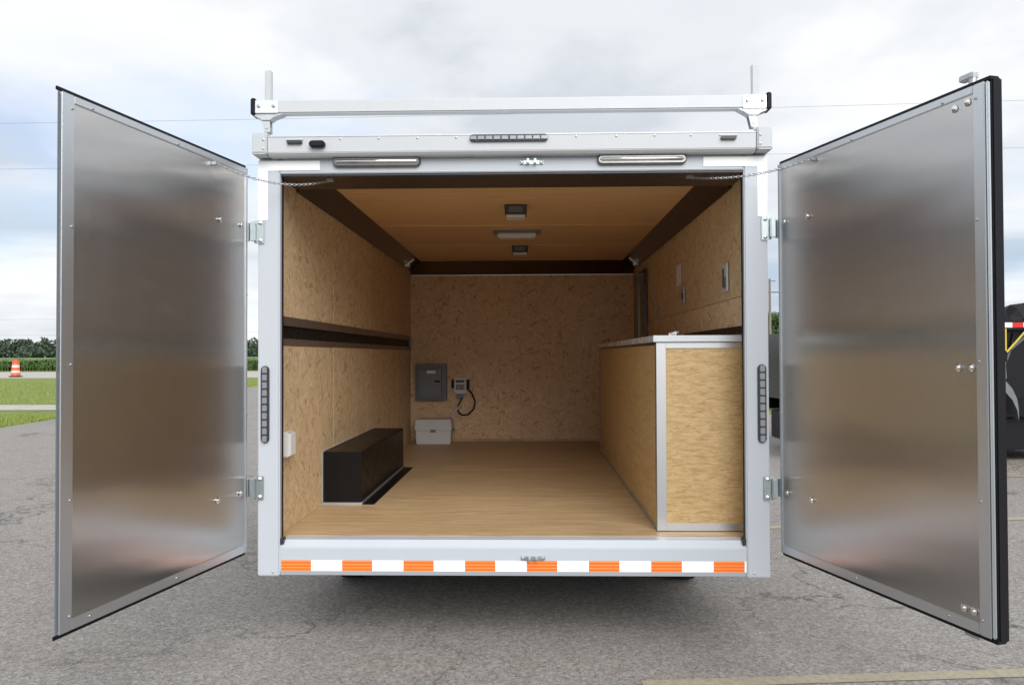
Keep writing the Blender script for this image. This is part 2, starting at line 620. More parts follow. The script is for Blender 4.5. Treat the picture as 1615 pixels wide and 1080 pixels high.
# ------------------------------------------------------------------ setting: ground, lot, road, verge
def sheet(name, poly, z, mat, kind='structure', label=None):
    mb = MB()
    mb.add([(x, y, z) for x, y in poly], [tuple(range(len(poly)))])
    o = mb.build(name, mat)
    me = o.data
    if me.polygons[0].normal.z < 0:
        me.flip_normals()
    tag(o, label, None, None, kind)
    return o


sheet('ground', [(-1500, -700), (1500, -700), (1500, 2200), (-1500, 2200)], -.008, M['lawn'])
lot = [(-11.0, -40), (45, -40), (45, 4.6), (6.4, 5.9), (5.0, 5.75), (5.0, 30), (3, 49), (-14.2, 49), (-13.6, 36), (-11.7, 19.4), (-11.3, 14.5), (-10.85, 10.0)]
sheet('parking_lot', lot, 0.0, M['asphalt'])
sheet('gravel_shoulder', [(4.4, 5.6), (45, 4.5), (45, 15.2), (4.4, 15.2)], .004, M['gravel'])
road_m = M['concrete']
sheet('road', [(-400, 47.5), (300, 50.5), (300, 72), (-400, 69)], -.003, road_m)
sheet('pavement', [(-120, 15.6), (-11.6, 17.3), (-11.75, 19.6), (-120, 18.6)], .005, M['concrete'])

# painted stall lines
for i, (x0, y0, x1, y1, w) in enumerate(((.60, -.395, 6.2, .11, .088), (1.5, 2.70, 5.6, 3.36, .10), (1.6, 4.72, 4.6, 5.02, .10), (-.4, -3.35, 6.4, -2.7, .10))):
    d = Vector((x1 - x0, y1 - y0, 0)).normalized()
    nn = Vector((-d.y, d.x, 0)) * w / 2
    n = 26
    mb = MB()
    vs = []
    for k in range(n + 1):
        p = Vector((x0, y0, .004)).lerp(Vector((x1, y1, .004)), k / n)
        j1, j2 = 1 + random.uniform(-.06, .06), 1 + random.uniform(-.06, .06)
        vs += [p - nn * j1, p + nn * j2]
    mb.add(vs, [(2 * k, 2 * k + 2, 2 * k + 3, 2 * k + 1) for k in range(n)])
    o = mb.build('stall_line', M['stall'])
    tag(o, None, None, None, 'structure')

# grass blades along the near verge
rg = random.Random(3)
mb = MB()
for i in range(9000):
    y = rg.uniform(8.5, 15.4)
    x = -10.75 - (y - 8.5) * .09 - rg.random() ** 2 * 9
    if rg.random() < .55:
        y = rg.uniform(19.8, 40)
        x = -12.4 - (y - 19.8) * .09 - rg.random() ** 1.5 * 26
    h = rg.uniform(.05, .12)
    a = rg.uniform(0, 6.28)
    w = .012 + .006 * (y > 19)
    dx, dy = math.cos(a) * w, math.sin(a) * w
    lx, ly = rg.uniform(-.05, .05), rg.uniform(-.05, .05)
    mb.add([(x - dx, y - dy, -.008), (x + dx, y + dy, -.008), (x + lx, y + ly, h)], [(0, 1, 2)])
tag(mb.build('grass_blades', M['blade']), 'short green lawn blades along the asphalt and pavement edge', 'grass', None, 'stuff')

# corn: front rows of plants and the closed canopy behind
rg = random.Random(5)
mb = MB()
for i in range(2600):
    x = rg.uniform(-120, 10)
    row = rg.randrange(6)
    y = 73.5 + x * .004 + row * .75 + rg.uniform(-.1, .1)
    h = rg.uniform(1.0, 1.32)
    mb.add([(x - .02, y, -.03), (x + .02, y, -.03), (x, y, h)], [(0, 1, 2)])
    for k in range(5):
        a = rg.uniform(0, 6.28)
        z0 = h * rg.uniform(.25, .95)
        L = rg.uniform(.3, .55)
        ux, uy = math.cos(a), math.sin(a)
        px, py = -uy * .045, ux * .045
        zm, ze = z0 + .16, z0 - rg.uniform(-.05, .12)
        mb.add([(x, y, z0), (x + ux * L * .5 + px, y + uy * L * .5 + py, zm), (x + ux * L * .5 - px, y + uy * L * .5 - py, zm), (x + ux * L, y + uy * L, ze)],
               [(0, 1, 2), (1, 3, 2)])
nx, ny = 130, 30
gv = [(-300 + 600 * i / nx, 76 + 250 * (j / ny) ** 1.6, 1.02 + rg.uniform(-.13, .13)) for j in range(ny + 1) for i in range(nx + 1)]
mb.add(gv, [(j * (nx + 1) + i, j * (nx + 1) + i + 1, (j + 1) * (nx + 1) + i + 1, (j + 1) * (nx + 1) + i) for j in range(ny) for i in range(nx)])
tag(mb.build('corn_field', M['corn']), 'low green corn field beyond the road', 'crop', None, 'stuff')


# foliage helper
def crown(mb, c, rad, n, size, rg, lumps=9):
    cs = []
    for k in range(lumps):
        th, ph = rg.uniform(0, 6.28), math.acos(rg.uniform(-.75, 1))
        q = rg.uniform(.35, .78)
        cs.append((c[0] + rad[0] * q * math.sin(ph) * math.cos(th), c[1] + rad[1] * q * math.sin(ph) * math.sin(th), c[2] + rad[2] * q * math.cos(ph), rg.uniform(.28, .48)))
    for i in range(n):
        lx, ly, lz, lr = cs[rg.randrange(lumps)]
        th, cp = rg.uniform(0, 6.28), rg.uniform(-1, 1)
        sp = math.sqrt(1 - cp * cp)
        rr = lr * rg.random() ** .35
        p = Vector((lx + rad[0] * rr * sp * math.cos(th), ly + rad[1] * rr * sp * math.sin(th), lz + rad[2] * rr * cp))
        a = Vector((rg.gauss(0, 1), rg.gauss(0, 1), rg.gauss(0, 1))).normalized()
        b = a.cross(Vector((rg.gauss(0, 1), rg.gauss(0, 1), rg.gauss(0, 1)))).normalized()
        s_ = size * rg.uniform(.6, 1.3)
        mb.add([p - a * s_, p + b * s_ * .6, p + a * s_, p - b * s_ * .6], [(0, 1, 2, 3)])


# far wood reads as one dark mass
rg = random.Random(11)
mb = MB()
x = -420.0
while x < 330:
    w = rg.uniform(5, 9)
    y = 345 + rg.uniform(-8, 14)
    h = rg.uniform(7.2, 9.4)
    crown(mb, (x, y, h * .52), (w * .95, w * .8, h * .62), 420, .85, rg, 12)
    crown(mb, (x + rg.uniform(-2, 2), y - 6, h * .30), (w * .95, w * .7, h * .40), 260, .8, rg, 9)
    mb.tube([(x, y, -.03), (x + rg.uniform(-.4, .4), y, h * .55)], [.35, .15], 5)
    x += w * rg.uniform(.28, .52)
tag(mb.build('far_wood', M['far_leaf']), 'dark band of far trees on the horizon behind the corn field', 'woodland', None, 'stuff')

# leafy trees seen past the right post
def tree(x, y, h, w, label, seed):
    rg = random.Random(seed)
    root = empty('leafy_tree', (x, y, -.03))
    tag(root, label, 'tree', 'trees past the parked trailers')
    mb = MB()
    mb.tube([(0, 0, 0), (.05, .02, h * .25), (-.04, .06, h * .5), (.03, 0, h * .8)], [h * .035, h * .028, h * .02, h * .006], 8)
    for k in range(7):
        a = rg.uniform(0, 6.28)
        z0 = h * rg.uniform(.25, .55)
        mb.tube([(0, 0, z0), (math.cos(a) * w * .25, math.sin(a) * w * .25, z0 + h * .12), (math.cos(a) * w * .42, math.sin(a) * w * .42, z0 + h * .26)], [h * .014, h * .009, h * .004], 6)
    mb.build('trunk', M['bark'], root)
    mb = MB()
    crown(mb, (0, 0, h * .6), (w * .55, w * .55, h * .42), 3600, h * .028, rg, 16)
    mb.build('crown', M['leaf'], root)


tree(29.6, 92, 6.9, 5.2, 'bushy green tree behind the pole past the right post', 21)

# utility pole, cables
def pole(x, y, h, label):
    root = empty('utility_pole', (x, y, -.03))
    tag(root, label, 'utility pole', 'wooden utility poles')
    MB().tube([(0, 0, 0), (0, 0, h)], [.16, .10], 10).build('pole', M['wood_pole'], root, 0, True)
    B(-1.2, 1.2, -.06, .06, h - 1.35, h - 1.23).build('crossarm', M['wood_pole'], root)
    for sx_ in (-1.05, 1.05):
        MB().lathe([(.03, 0), (.05, .04), (.03, .09), (.045, .13), (.02, .16)], (sx_, 0, h - 1.23), 'z', 8).build('insulator', M['lamphouse'], root)
    B(.0, .55, -.04, .04, h - .25, h - .17).build('top_bracket', M['wood_pole'], root)


pole(22.9, 70.5, 8.7, 'tall thin pole with a crossarm in the gap beside the right door')


def cable(label, p0, p1, sag, r):
    p0, p1 = Vector(p0), Vector(p1)
    pts = []
    for k in range(41):
        u = k / 40
        p = p0.lerp(p1, u)
        p.z -= sag * 4 * u * (1 - u)
        pts.append(p)
    o = MB().tube(pts, r, 5).build('overhead_cable', M['wire'])
    tag(o, label, 'cable', 'overhead cables')


cable('thin overhead cable highest in the sky, behind the roof rack', (-60, 26, 10.9), (60, 26, 12.3), .75, .006)
cable('thin overhead cable second from the top, behind the left door', (-60, 26, 9.0), (60, 26, 10.4), .65, .006)
cable('upper of the faint low cables over the far trees', (-300, 200, 11.4), (-60, 200, 12.2), .6, .022)
cable('lower of the faint low cables over the far trees', (-300, 200, 7.4), (-60, 200, 8.0), .7, .022)


# traffic drum
def drum(x, y, h, label):
    root = empty('traffic_drum', (x, y, -.012))
    tag(root, label, 'traffic drum', 'orange and white traffic drums')
    MB().lathe([(.42, 0), (.44, .03), (.42, .09), (.30, .10)], (0, 0, 0), 'z', 20).build('base', M['rubber'], root)
    zs = [.09, .26, .40, .58, .74, .975, 1.0]
    for k in range(5):
        z0, z1 = zs[k] * h, zs[k + 1] * h
        r0 = .305 - .018 * k
        MB().lathe([(r0 + .008, z0), (r0, z0 + .01), (r0 - .008, z1 - .01), (r0 - .004, z1)], (0, 0, 0), 'z', 20).build('band', M['drum_o'] if k % 2 == 0 else M['drum_w'], root, 0, True)
    MB().lathe([(.235, .965 * h), (.22, h), (.05, h * 1.005)], (0, 0, 0), 'z', 20).build('lid', M['drum_o'], root)
    MB().tube([(-.09, 0, h), (-.07, 0, h + .06), (.07, 0, h + .06), (.09, 0, h)], .018, 6).build('handle', M['drum_o'], root)


drum(-37.9, 52.2, 1.22, 'orange and white striped drum on the far road left of the trailer')
drum(-30.0, 76.0, 1.22, 'small far drum showing between the left door and the post')

# far pickup showing in the left gap
root = empty('parked_truck', (-22.6, 66, -.012), R(88))
tag(root, 'dark far vehicle in the gap beside the left door', 'truck')
MB().prism([(-2.6, .45), (2.5, .45), (2.6, .8), (2.45, 1.15), (1.0, 1.22), (.5, 1.85), (-.9, 1.88), (-1.05, 1.25), (-2.6, 1.22)], 'y', -.92, .92).build('body', M['black'], root, .04)
for sx_ in (-1.65, 1.65):
    for sy_ in (-.86, .72):
        MB().lathe([(.30, 0), (.38, .02), (.38, .16), (.30, .18)], (sx_, sy_, .38), 'y', 18).build('wheel', M['tyre'], root)
for sy_ in (-.935, .925):
    B(-.75, .3, sy_, sy_ + .01, 1.3, 1.72).build('side_window', M['glassd'], root)

# ------------------------------------------------------------------ black equipment trailers parked to the right
def rolled(root, L):
    pts = []
    mb = MB()
    rgx = random.Random(int(L * 100))
    nn = 26
    for i in range(nn + 1):
        x = .05 + (L - .1) * i / nn
        pts.append((x, .35, 2.02 + .09 * math.sin(i * .9) + rgx.uniform(-.05, .05)))
    mb.tube(pts, [rgx.uniform(.15, .23) for _ in pts], 9)
    for i in range(16):
        x = rgx.uniform(.2, L - .2)
        y = rgx.uniform(.3, 1.7)
        mb.lathe([(.05, -.1), (rgx.uniform(.22, .34), .0), (rgx.uniform(.2, .3), .22), (.06, .36)], (x, y, 1.78), 'z', 9)
    mb.build('rolled_cover', M['rubber'], root)


def equipment_trailer(loc, rz, label, length, xa, ztop, cover=True):
    root = empty('equipment_trailer', loc, rz)
    tag(root, label, 'trailer', 'black equipment trailers parked at the lot edge')
    L = length
    B(0, L, 0, .10, .62, .86).build('frame_rail', M['black'], root, .01)
    B(0, L, 1.95, 2.05, .62, .86).build('frame_rail', M['black'], root, .01)
    B(-.02, L, .10, 1.95, .80, .87).build('deck', M['black'], root)
    B(0, L, .02, .06, .87, ztop).build('side_wall', M['rubber'], root)
    B(0, L, 1.99, 2.03, .87, ztop).build('side_wall', M['black'], root)
    B(-.03, .02, .0, 2.05, .87, ztop).build('end_wall', M['black'], root)
    B(L - .02, L + .03, .0, 2.05, .87, ztop).build('end_wall', M['black'], root)
    n = int(L / .62)
    for k in range(n + 1):
        x = .05 + k * (L - .1) / n
        B(x - .04, x + .04, -.04, .019, .86, ztop).build('rib', M['black'], root, .008)
    B(-.03, L + .03, -.05, .08, ztop, ztop + .13).build('top_rail', M['black'], root, .012)
    # tape along the rail
    x = .02
    k = 0
    while x < L - .15:
        B(x, x + .145, -.054, -.0505, ztop + .035, ztop + .100).build('reflective_tape', M['red'] if k % 2 == 0 else M['tape_w'], root)
        x += .148
        k += 1
    # load under a rolled cover
    if cover:
        rolled(root, L)
    # wheels and fender
    for xc in (xa, xa + .92):
        for yy in (-.30, 2.11):
            w = MB().lathe([(.24, 0), (.39, .02), (.41, .06), (.41, .19), (.39, .23), (.24, .25)], (xc, yy, .41), 'y', 26).build('wheel', M['tyre'], root, 0, True)
            MB().lathe([(.05, .03), (.09, .0), (.20, .02), (.235, -.004), (.24, .10)], (xc, yy, .41), 'y', 20).build('rim', M['galv'], w, 0, True)
    for yy in (-.34, 2.07):
        prof = []
        FZ = .74
        xb = xa + .92
        for a in range(180, 89, -15):
            prof.append((xa + .62 * math.cos(R(a)), FZ + .56 * math.sin(R(a))))
        for a in range(90, -1, -15):
            prof.append((xb + .62 * math.cos(R(a)), FZ + .56 * math.sin(R(a))))
        inner = [(px, pz - .0) for px, pz in prof]
        mb = MB()
        vs, fs = [], []
        for (px, pz) in prof:
            vs += [(px, yy, pz), (px, yy + .34, pz), (px, yy + .34, pz - .035), (px, yy, pz - .15)]
        for i in range(len(prof) - 1):
            for k in range(4):
                fs.append((4 * i + k, 4 * i + (k + 1) % 4, 4 * i + 4 + (k + 1) % 4, 4 * i + 4 + k))
        fs += [(0, 1, 2, 3), tuple(range(4 * len(prof) - 4, 4 * len(prof)))[::-1]]
        mb.add(vs, fs)
        mb.build('fender', M['fendermetal'], root, 0, True)
    # straps
    if cover:
        MB().tube([(xa + 1.54, -.062, ztop + .02), (xa + 1.54, -.062, 1.52)], .022, 6).build('strap', M['yellow'], root)
        MB().tube([(xa + 1.56, -.07, 1.50), (xa + 1.86, -.07, ztop + .03)], .013, 6).build('strap', M['yellow'], root)
        MB().tube([(xa - .70, -.062, ztop + .02), (xa - .70, -.062, .95)], .022, 6).build('strap', M['yellow'], root)
    B(.05, L - .05, .12, 1.93, .16, .60).build('underbody', M['rubber'], root, .01)
    rgh = random.Random(int(L * 37))
    for k in range(12):
        xh = xa + rgh.uniform(-.9, 2.6)
        pts = [(xh + .10 * q * rgh.uniform(.4, 1.6), -.05 - .05 * math.sin(q * .9), (.30 + (ztop - .35) * (q / 6) ** .8) + rgh.uniform(-.04, .04)) for q in range(7)]
        MB().tube(pts, rgh.uniform(.012, .022), 6).build('hose', M['black' if k % 3 else 'greybox'], root, 0, True)
    for k in range(6):
        xh = xa + rgh.uniform(-.8, 2.5)
        zh = rgh.uniform(.9, ztop - .25)
        B(xh, xh + rgh.uniform(.08, .2), -.09, .018, zh, zh + rgh.uniform(.06, .16)).build('bracket', M['black' if k % 2 else 'greybox'], root, .01)
    # tongue and jack
    MB().tube([(L, .2, .70), (L + 1.15, 1.02, .60)], .06, 6).build('tongue_bar', M['black'], root)
    MB().tube([(L, 1.85, .70), (L + 1.15, 1.02, .60)], .06, 6).build('tongue_bar', M['black'], root)
    MB().tube([(L + .95, 1.02, .02), (L + .95, 1.02, 1.05)], .035, 8).build('jack', M['galv'], root)
    B(L + .88, L + 1.02, .95, 1.09, .0, .03).build('jack_foot', M['galv'], root)
    B(-.03, .03, -.055, -.01, .90, .96).build('marker_lamp', M['amber'], root)
    B(xa + 1.62, xa + 1.70, -.06, -.012, .70, .76).build('marker_lamp', M['amber'], root)
    return root


equipment_trailer((3.95, 6.75, .004), R(1), 'black equipment trailer with yellow straps behind the right door', 3.9, 1.03, 1.80)
equipment_trailer((5.2, 17.2, -.03), R(2), 'black low trailer farther back in the gap beside the right post', 4.6, 2.2, 1.22, False)

# ================================================================== the cargo trailer
TR = empty('cargo_trailer', (0, 0, 0))
tag(TR, 'white enclosed cargo trailer seen from behind with both rear doors swung open', 'trailer')
ZB, ZF, ZH, ZT = .37, .55, 2.42, 2.495      # bumper bottom, floor, opening top, header top
W, IW, L = 1.295, 1.22, 4.53
XL, XR = -1.182, 1.178

# rear frame
B(-W, XL, 0, .052, ZB, ZT).build('rear_post', M['white'], TR, .006)
B(XR, W, 0, .052, ZB, ZT).build('rear_post', M['white'], TR, .006)
B(XL, XR, .002, .10, ZH, ZT).build('header', M['white'], TR, .004)
# sill: sloped lip at the top, flat face, turned-under bottom edge
MB().prism([(.004, .395), (.004, .515), (.034, .548), (.12, .548), (.12, .40), (.03, .372), (.014, .372)], 'x', XL, XR).build('sill', M['white'], TR, .003)
# roof cap across the rear, with corner castings
MB().prism([(-.062, 2.512), (-.066, 2.59), (-.05, 2.602), (.20, 2.625), (.20, 2.496), (-.045, 2.496)], 'x', -1.225, 1.225).build('roof_cap', M['hood'], TR, .003)
for sx_ in (-1, 1):
    a, b = sorted((sx_ * 1.226, sx_ * 1.30))
    MB().prism([(-.078, 2.508), (-.078, 2.606), (-.06, 2.618), (.20, 2.628), (.20, 2.500), (-.07, 2.500)], 'x', a, b).build('corner_casting', M['cap'], TR, .006)
B(-1.222, 1.222, -.0665, -.0635, 2.5905, 2.594).build('cap_bead', M['galv'], TR)
# door seal round the opening
B(XL, XL + .003, .032, .0515, .56, ZH - .012).build('opening_seal', M['rubber'], TR)
B(XR - .003, XR, .032, .0515, .56, ZH - .012).build('opening_seal', M['rubber'], TR)
B(XL, XR, .012, .07, ZH - .010, ZH - .0005).build('opening_seal', M['lamphouse'], TR)
for x in (XL + .010, XR - .010):
    B(x - .009, x + .009, .002, .05, .530, .560).build('corner_pad', M['lamphouse'], TR, .004)

# outer body shell
B(-W + .003, -1.245, .0525, L + .12, .37, 2.50).build('outer_side', M['white'], TR)
B(1.245, W - .003, .0525, L + .12, .37, 2.50).build('outer_side', M['white'], TR)
B(-W + .003, W - .003, .20, L + .12, 2.545, 2.60).build('roof', M['hood'], TR, .01)
B(-1.244, 1.244, L + .05, L + .118, .42, 2.545).build('outer_front', M['white'], TR)
B(-1.244, 1.244, .121, L + .05, .44, .526).build('underfloor', M['black'], TR)
for yy in (.6, 1.5, 2.4, 3.3, 4.2):
    B(-1.2, 1.2, yy, yy + .06, .35, .439).build('cross_member', M['black'], TR)
for sx_ in (-.86, .80):
    B(sx_, sx_ + .06, .8, L, .33, .4385).build('chassis_rail', M['black'], TR)
for xc in (-1.20, .985):
    for yc in (1.32, 2.18):
        w = MB().lathe([(.19, 0), (.31, .01), (.335, .05), (.335, .17), (.31, .205), (.19, .215)], (xc, yc, .335), 'x', 28).build('wheel', M['tyre'], TR, 0, True)
        MB().lathe([(.05, .03), (.15, .01), (.185, -.003), (.19, .08)], (xc, yc, .335), 'x', 18).build('rim', M['galv'], w, 0, True)
MB().tube([(-.98, 1.32, .33), (1.0, 1.32, .33)], .045, 8).build('axle', M['black'], TR)
MB().tube([(-.98, 2.18, .33), (1.0, 2.18, .33)], .045, 8).build('axle', M['black'], TR)
MB().tube([(-.8, L + .1, .45), (0, L + 1.3, .47)], .05, 6).build('tongue_bar', M['black'], TR)
MB().tube([(.8, L + .1, .45), (0, L + 1.3, .47)], .05, 6).build('tongue_bar', M['black'], TR)

# ---- interior shell: floor, walls and ceiling sheets
ys = [.1205, 1.22, 2.44, 3.66, L]
for k in range(4):
    B(-1.243, 1.243, ys[k] + .0018, ys[k + 1] - .0018, .527, ZF - (.0006 * (k % 2))).build('floor_sheet', M['floor'], TR)
# left wall: two courses of strand board with a metal channel between them
ZL0, ZL1 = 1.545, 1.698
for k in range(4):
    y0, y1 = (.053 if k == 0 else ys[k]) + .0012, ys[k + 1] - .0012
    d = .0008 * (k % 2)
    B(-1.243, -IW + d, y0, y1, ZF + .001, ZL0).build('wall_board', M['osb_side'], TR)
    B(-1.243, -IW + d, y0, y1, ZL1, 2.47).build('wall_board', M['osb_side'], TR)
    B(IW - d, 1.243, y0, y1, ZF + .001, 1.795).build('wall_board', M['osb_side'], TR)
    B(IW + .003 - d, 1.243, y0, y1, 1.799, 2.47).build('wall_board', M['osb_side'], TR)
xb = [-IW, -.02, IW]
for k in range(2):
    B(xb[k] + .001, xb[k + 1] - .001, L - .001 + .0008 * k, L + .048, ZF + .001, 2.47).build('wall_board', M['osb_end'], TR)
B(-1.243, -1.2395, .054, L - .002, ZL0 + .001, ZL1 - .001).build('channel_back', M['void'], TR)
# lips of the channel
MB().prism([(-1.2394, ZL1 - .046), (-1.2225, ZL1 - .046), (-1.2175, ZL1 + .002), (-1.2194, ZL1 + .002), (-1.2394, ZL1 - .001)], 'y', .054, L - .003).build('channel_lip', M['trackmid'], TR)
MB().prism([(-1.2394, ZL0 + .001), (-1.2194, ZL0 - .002), (-1.2175, ZL0 - .002), (-1.2225, ZL0 + .036), (-1.2394, ZL0 + .036)], 'y', .054, L - .003).build('channel_lip', M['trackmid'], TR)
# ceiling boards
cy = [.10, 1.04, 2.10, 3.18, 4.46]
ZC = 2.505
for k in range(4):
    B(-1.2, 1.2, cy[k] + .004, cy[k + 1] - .004, ZC + .001 * (k % 2), 2.54).build('ceiling_board', M['ceil'], TR, .003)
for k in (1, 2, 3):
    B(-1.2, 1.2, cy[k] + .03, cy[k] + .042, ZC - .0035, ZC + .0).build('ceiling_batten', M['ceil'], TR)
# soffit behind the header, side and end coves
B(-IW + .001, IW - .001, .101, .39, ZH + .002, ZH + .03).build('soffit', M['soffit'], TR, .003)
B(-IW + .001, IW - .001, .388, .392, ZH + .03, ZC).build('soffit_back', M['soffit'], TR)
MB().prism([(-IW, 2.412), (-IW + .006, 2.408), (-1.088, ZC - .003), (-1.088, ZC), (-IW, ZC)], 'y', .393, L - .004).build('side_cove', M['darkmetal'], TR)
MB().prism([(IW, 2.412), (IW, ZC), (1.088, ZC), (1.088, ZC - .003), (IW - .006, 2.408)], 'y', .393, L - .004).build('side_cove', M['darkmetal'], TR)
MB().prism([(L - .002, 2.372), (L - .010, 2.368), (4.405, ZC - .004), (4.405, ZC - .001), (L - .002, ZC - .001)], 'x', -IW + .002, IW - .002).build('end_cove', M['darkmetal'], TR)
B(-IW + .003, IW - .003, L - .020, L - .003, 2.358, 2.3675).build('cove_bead', M['alu'], TR, .003)
for sx_ in (-1, 1):
    B(sx_ * 1.165 - .012, sx_ * 1.165 + .012, 4.02, 4.06, 2.405, 2.465).build('cove_clip', M['alu'], TR)
    MB().tube([(sx_ * 1.20, 4.03, 2.412), (sx_ * 1.11, 4.03, 2.482)], .012, 6).build('cove_splice', M['alu'], TR)
B(-IW + .001, IW - .001, L - .018, L - .0012, ZF + .0005, ZF + .028).build('skirting', M['floor'], TR, .003)

# wheel box
MB().prism([(-IW + .001, ZF + .0005), (-.974, ZF + .0005), (-.974, .872), (-.982, .880), (-IW + .001, .880)], 'y', .958, 2.56).build('wheel_box', M['boxblack'], TR, .004)
B(-.9735, -.892, .952, 2.56, ZF + .0005, ZF + .004).build('wheel_box_flange', M['boxblack'], TR)
B(-.9738, -.966, .952, 2.56, ZF + .0042, ZF + .016).build('wheel_box_bead', M['galv'], TR)
B(-IW + .001, -.966, .940, .9575, ZF + .0005, ZF + .014).build('wheel_box_bead', M['galv'], TR)
B(-IW + .0005, -IW + .006, .935, .9575, ZF + .014, .885).build('wheel_box_bead', M['galv'], TR)
B(-IW + .0005, -IW + .010, .9575, 2.56, .881, .886).build('wheel_box_bead', M['galv'], TR)

# ---- lamps and fittings of the rear face
def stadium(r, half, n=10):
    p = [(half + r * math.cos(R(a)), r * math.sin(R(a))) for a in [-90 + 180 * i / n for i in range(n + 1)]]
    p += [(-half + r * math.cos(R(a)), r * math.sin(R(a))) for a in [90 + 180 * i / n for i in range(n + 1)]]
    return p


def led_bar(cx_, cz, length, width, vertical, y, name):
    half = length / 2 - width / 2
    pr = stadium(width / 2, half)
    if vertical:
        pr = [(-b, a) for a, b in pr]
    base = MB().prism([(cx_ + a, cz + b) for a, b in pr], 'y', y - .012, y + .004).build(name, M['lamphouse'], TR, .003)
    n = 10
    for k in range(n):
        q = -half + 2 * half * k / (n - 1)
        hw = half / (n - 1) * .82
        if vertical:
            MB().box(cx_ - width * .30, cx_ + width * .30, y - .017, y - .0125, cz + q - hw, cz + q + hw).build('lens', M['lens'], base, .003)
        else:
            MB().box(cx_ + q - hw, cx_ + q + hw, y - .017, y - .0125, cz - width * .30, cz + width * .30).build('lens', M['lens'], base, .003)


led_bar(-1.255, 1.242, .392, .042, True, -.001, 'tail_lamp')
led_bar(1.258, 1.242, .392, .042, True, -.001, 'tail_lamp')
led_bar(-.006, 2.573, .392, .036, False, -.066, 'brake_lamp')
for x0 in (-1.085, 1.085):
    o = MB().prism([(x0 + a, 2.562 + b) for a, b in stadium(.009, .030)], 'y', -.080, -.063).build('marker_lamp', M['lamphouse'], TR, .003)
    B(x0 - .045, x0 + .045, -.070, -.0635, 2.574, 2.580).build('marker_lamp_hood', M['hood'], TR)
MB().prism([(-.968 + a, 2.549 + b) for a, b in stadium(.017, .023)], 'y', -.095, -.063).build('rear_camera', M['rubber'], TR, .006)

# chrome load lamps on the header
for xc in (-.682, .664):
    half, r_ = .200, .0265
    mb = MB()
    vs, fs = [], []
    pr = stadium(r_, half, 8)
    n = len(pr)
    for sc_, yy in ((1.0, .001), (1.0, -.006), (.90, -.016), (.70, -.022)):
        for a, b in pr:
            ax = half if a > half - 1e-6 else (-half if a < -half + 1e-6 else a)
            vs.append((xc + ax + (a - ax) * sc_, yy, 2.4735 + b * sc_))
    for j in range(3):
        for i in range(n):
            fs.append((j * n + i, j * n + (i + 1) % n, (j + 1) * n + (i + 1) % n, (j + 1) * n + i))
    fs.append(tuple(range(3 * n, 4 * n)))
    fs.append(tuple(range(n))[::-1])
    mb.add(vs, fs)
    lamp = mb.build('load_lamp', M['lampmetal'], TR, 0, True)
    MB().tube([(xc - half - .012, -.020, 2.4745), (xc - half, -.0235, 2.4745), (xc + half, -.0235, 2.4745), (xc + half + .012, -.020, 2.4745)], [.003, .0095, .0095, .003], 12).build('reflector', M['chrome'], lamp, 0, True)
    B(xc - .003, xc + .003, -.004, .001, 2.499, 2.508).build('cable_tail', M['rubber'], lamp)

# latch keepers, header and sill
KX = .107
for zc_, zz in ((2.466, 1), (.466, -1)):
    k_ = B(KX - .06, KX + .06, -.006, .003, zc_ - .010, zc_ + .010).build('latch_keeper', M['zinc'], TR, .002)
    B(KX - .024, KX - .012, -.036, -.005, zc_ - .010, zc_ + (.014 if zz > 0 else .006)).build('tongue', M['zinc'], k_, .003)
    B(KX + .012, KX + .024, -.036, -.005, zc_ - .010, zc_ + (.014 if zz > 0 else .006)).build('tongue', M['zinc'], k_, .003)
    for xb_ in (KX - .049, KX + .049):
        MB().lathe([(.009, 0), (.009, -.004), (.005, -.008)], (xb_, -.006, zc_), 'y', 10).build('bolt', M['chrome'], k_, 0, True)

# white corner tapes and the striped tape along the sill
B(-1.245, -.975, -.002, -.0004, 2.436, 2.486).build('reflective_tape', M['tape_w'], TR)
B(-1.294, -1.2452, -.0022, -.0006, 2.182, 2.486).build('reflective_tape', M['tape_w'], TR)
B(.975, 1.245, -.002, -.0004, 2.436, 2.486).build('reflective_tape', M['tape_w'], TR)
B(1.2452, 1.294, -.0022, -.0006, 2.182, 2.486).build('reflective_tape', M['tape_w'], TR)
for k in range(8):
    x0 = -1.174 + .3125 * k
    B(x0, x0 + .152, .0022, .0036, .397, .451).build('reflective_tape', M['tape_flash'], TR)
    x1 = x0 + .3115 if k < 7 else 1.176
    B(x0 + .153, x1, .0022, .0036, .397, .451).build('reflective_tape', M['tape_w'], TR)

# screws along the roof cap and posts
scr = MB().lathe([(.006, 0), (.006, -.002), (.002, -.004)], (0, 0, 0), 'y', 8).mesh('screw', 0, True)
scr.materials.append(M['galv'])
for x in (-.855, -.66, -.465, -.27, .33, .53, .72, .90):
    o = bpy.data.objects.new('screw', scr)
    COL.objects.link(o)
    o.parent = TR
    o.location = (x, -.0655, 2.579)
for x, z in ((-1.215, .392), (1.215, .392), (-1.24, 2.53), (-1.24, 2.575), (1.24, 2.53), (1.24, 2.575)):
    o = bpy.data.objects.new('screw', scr)
    COL.objects.link(o)
    o.parent = TR
    o.location = (x, -.0005 if z < 1 else -.079, z)

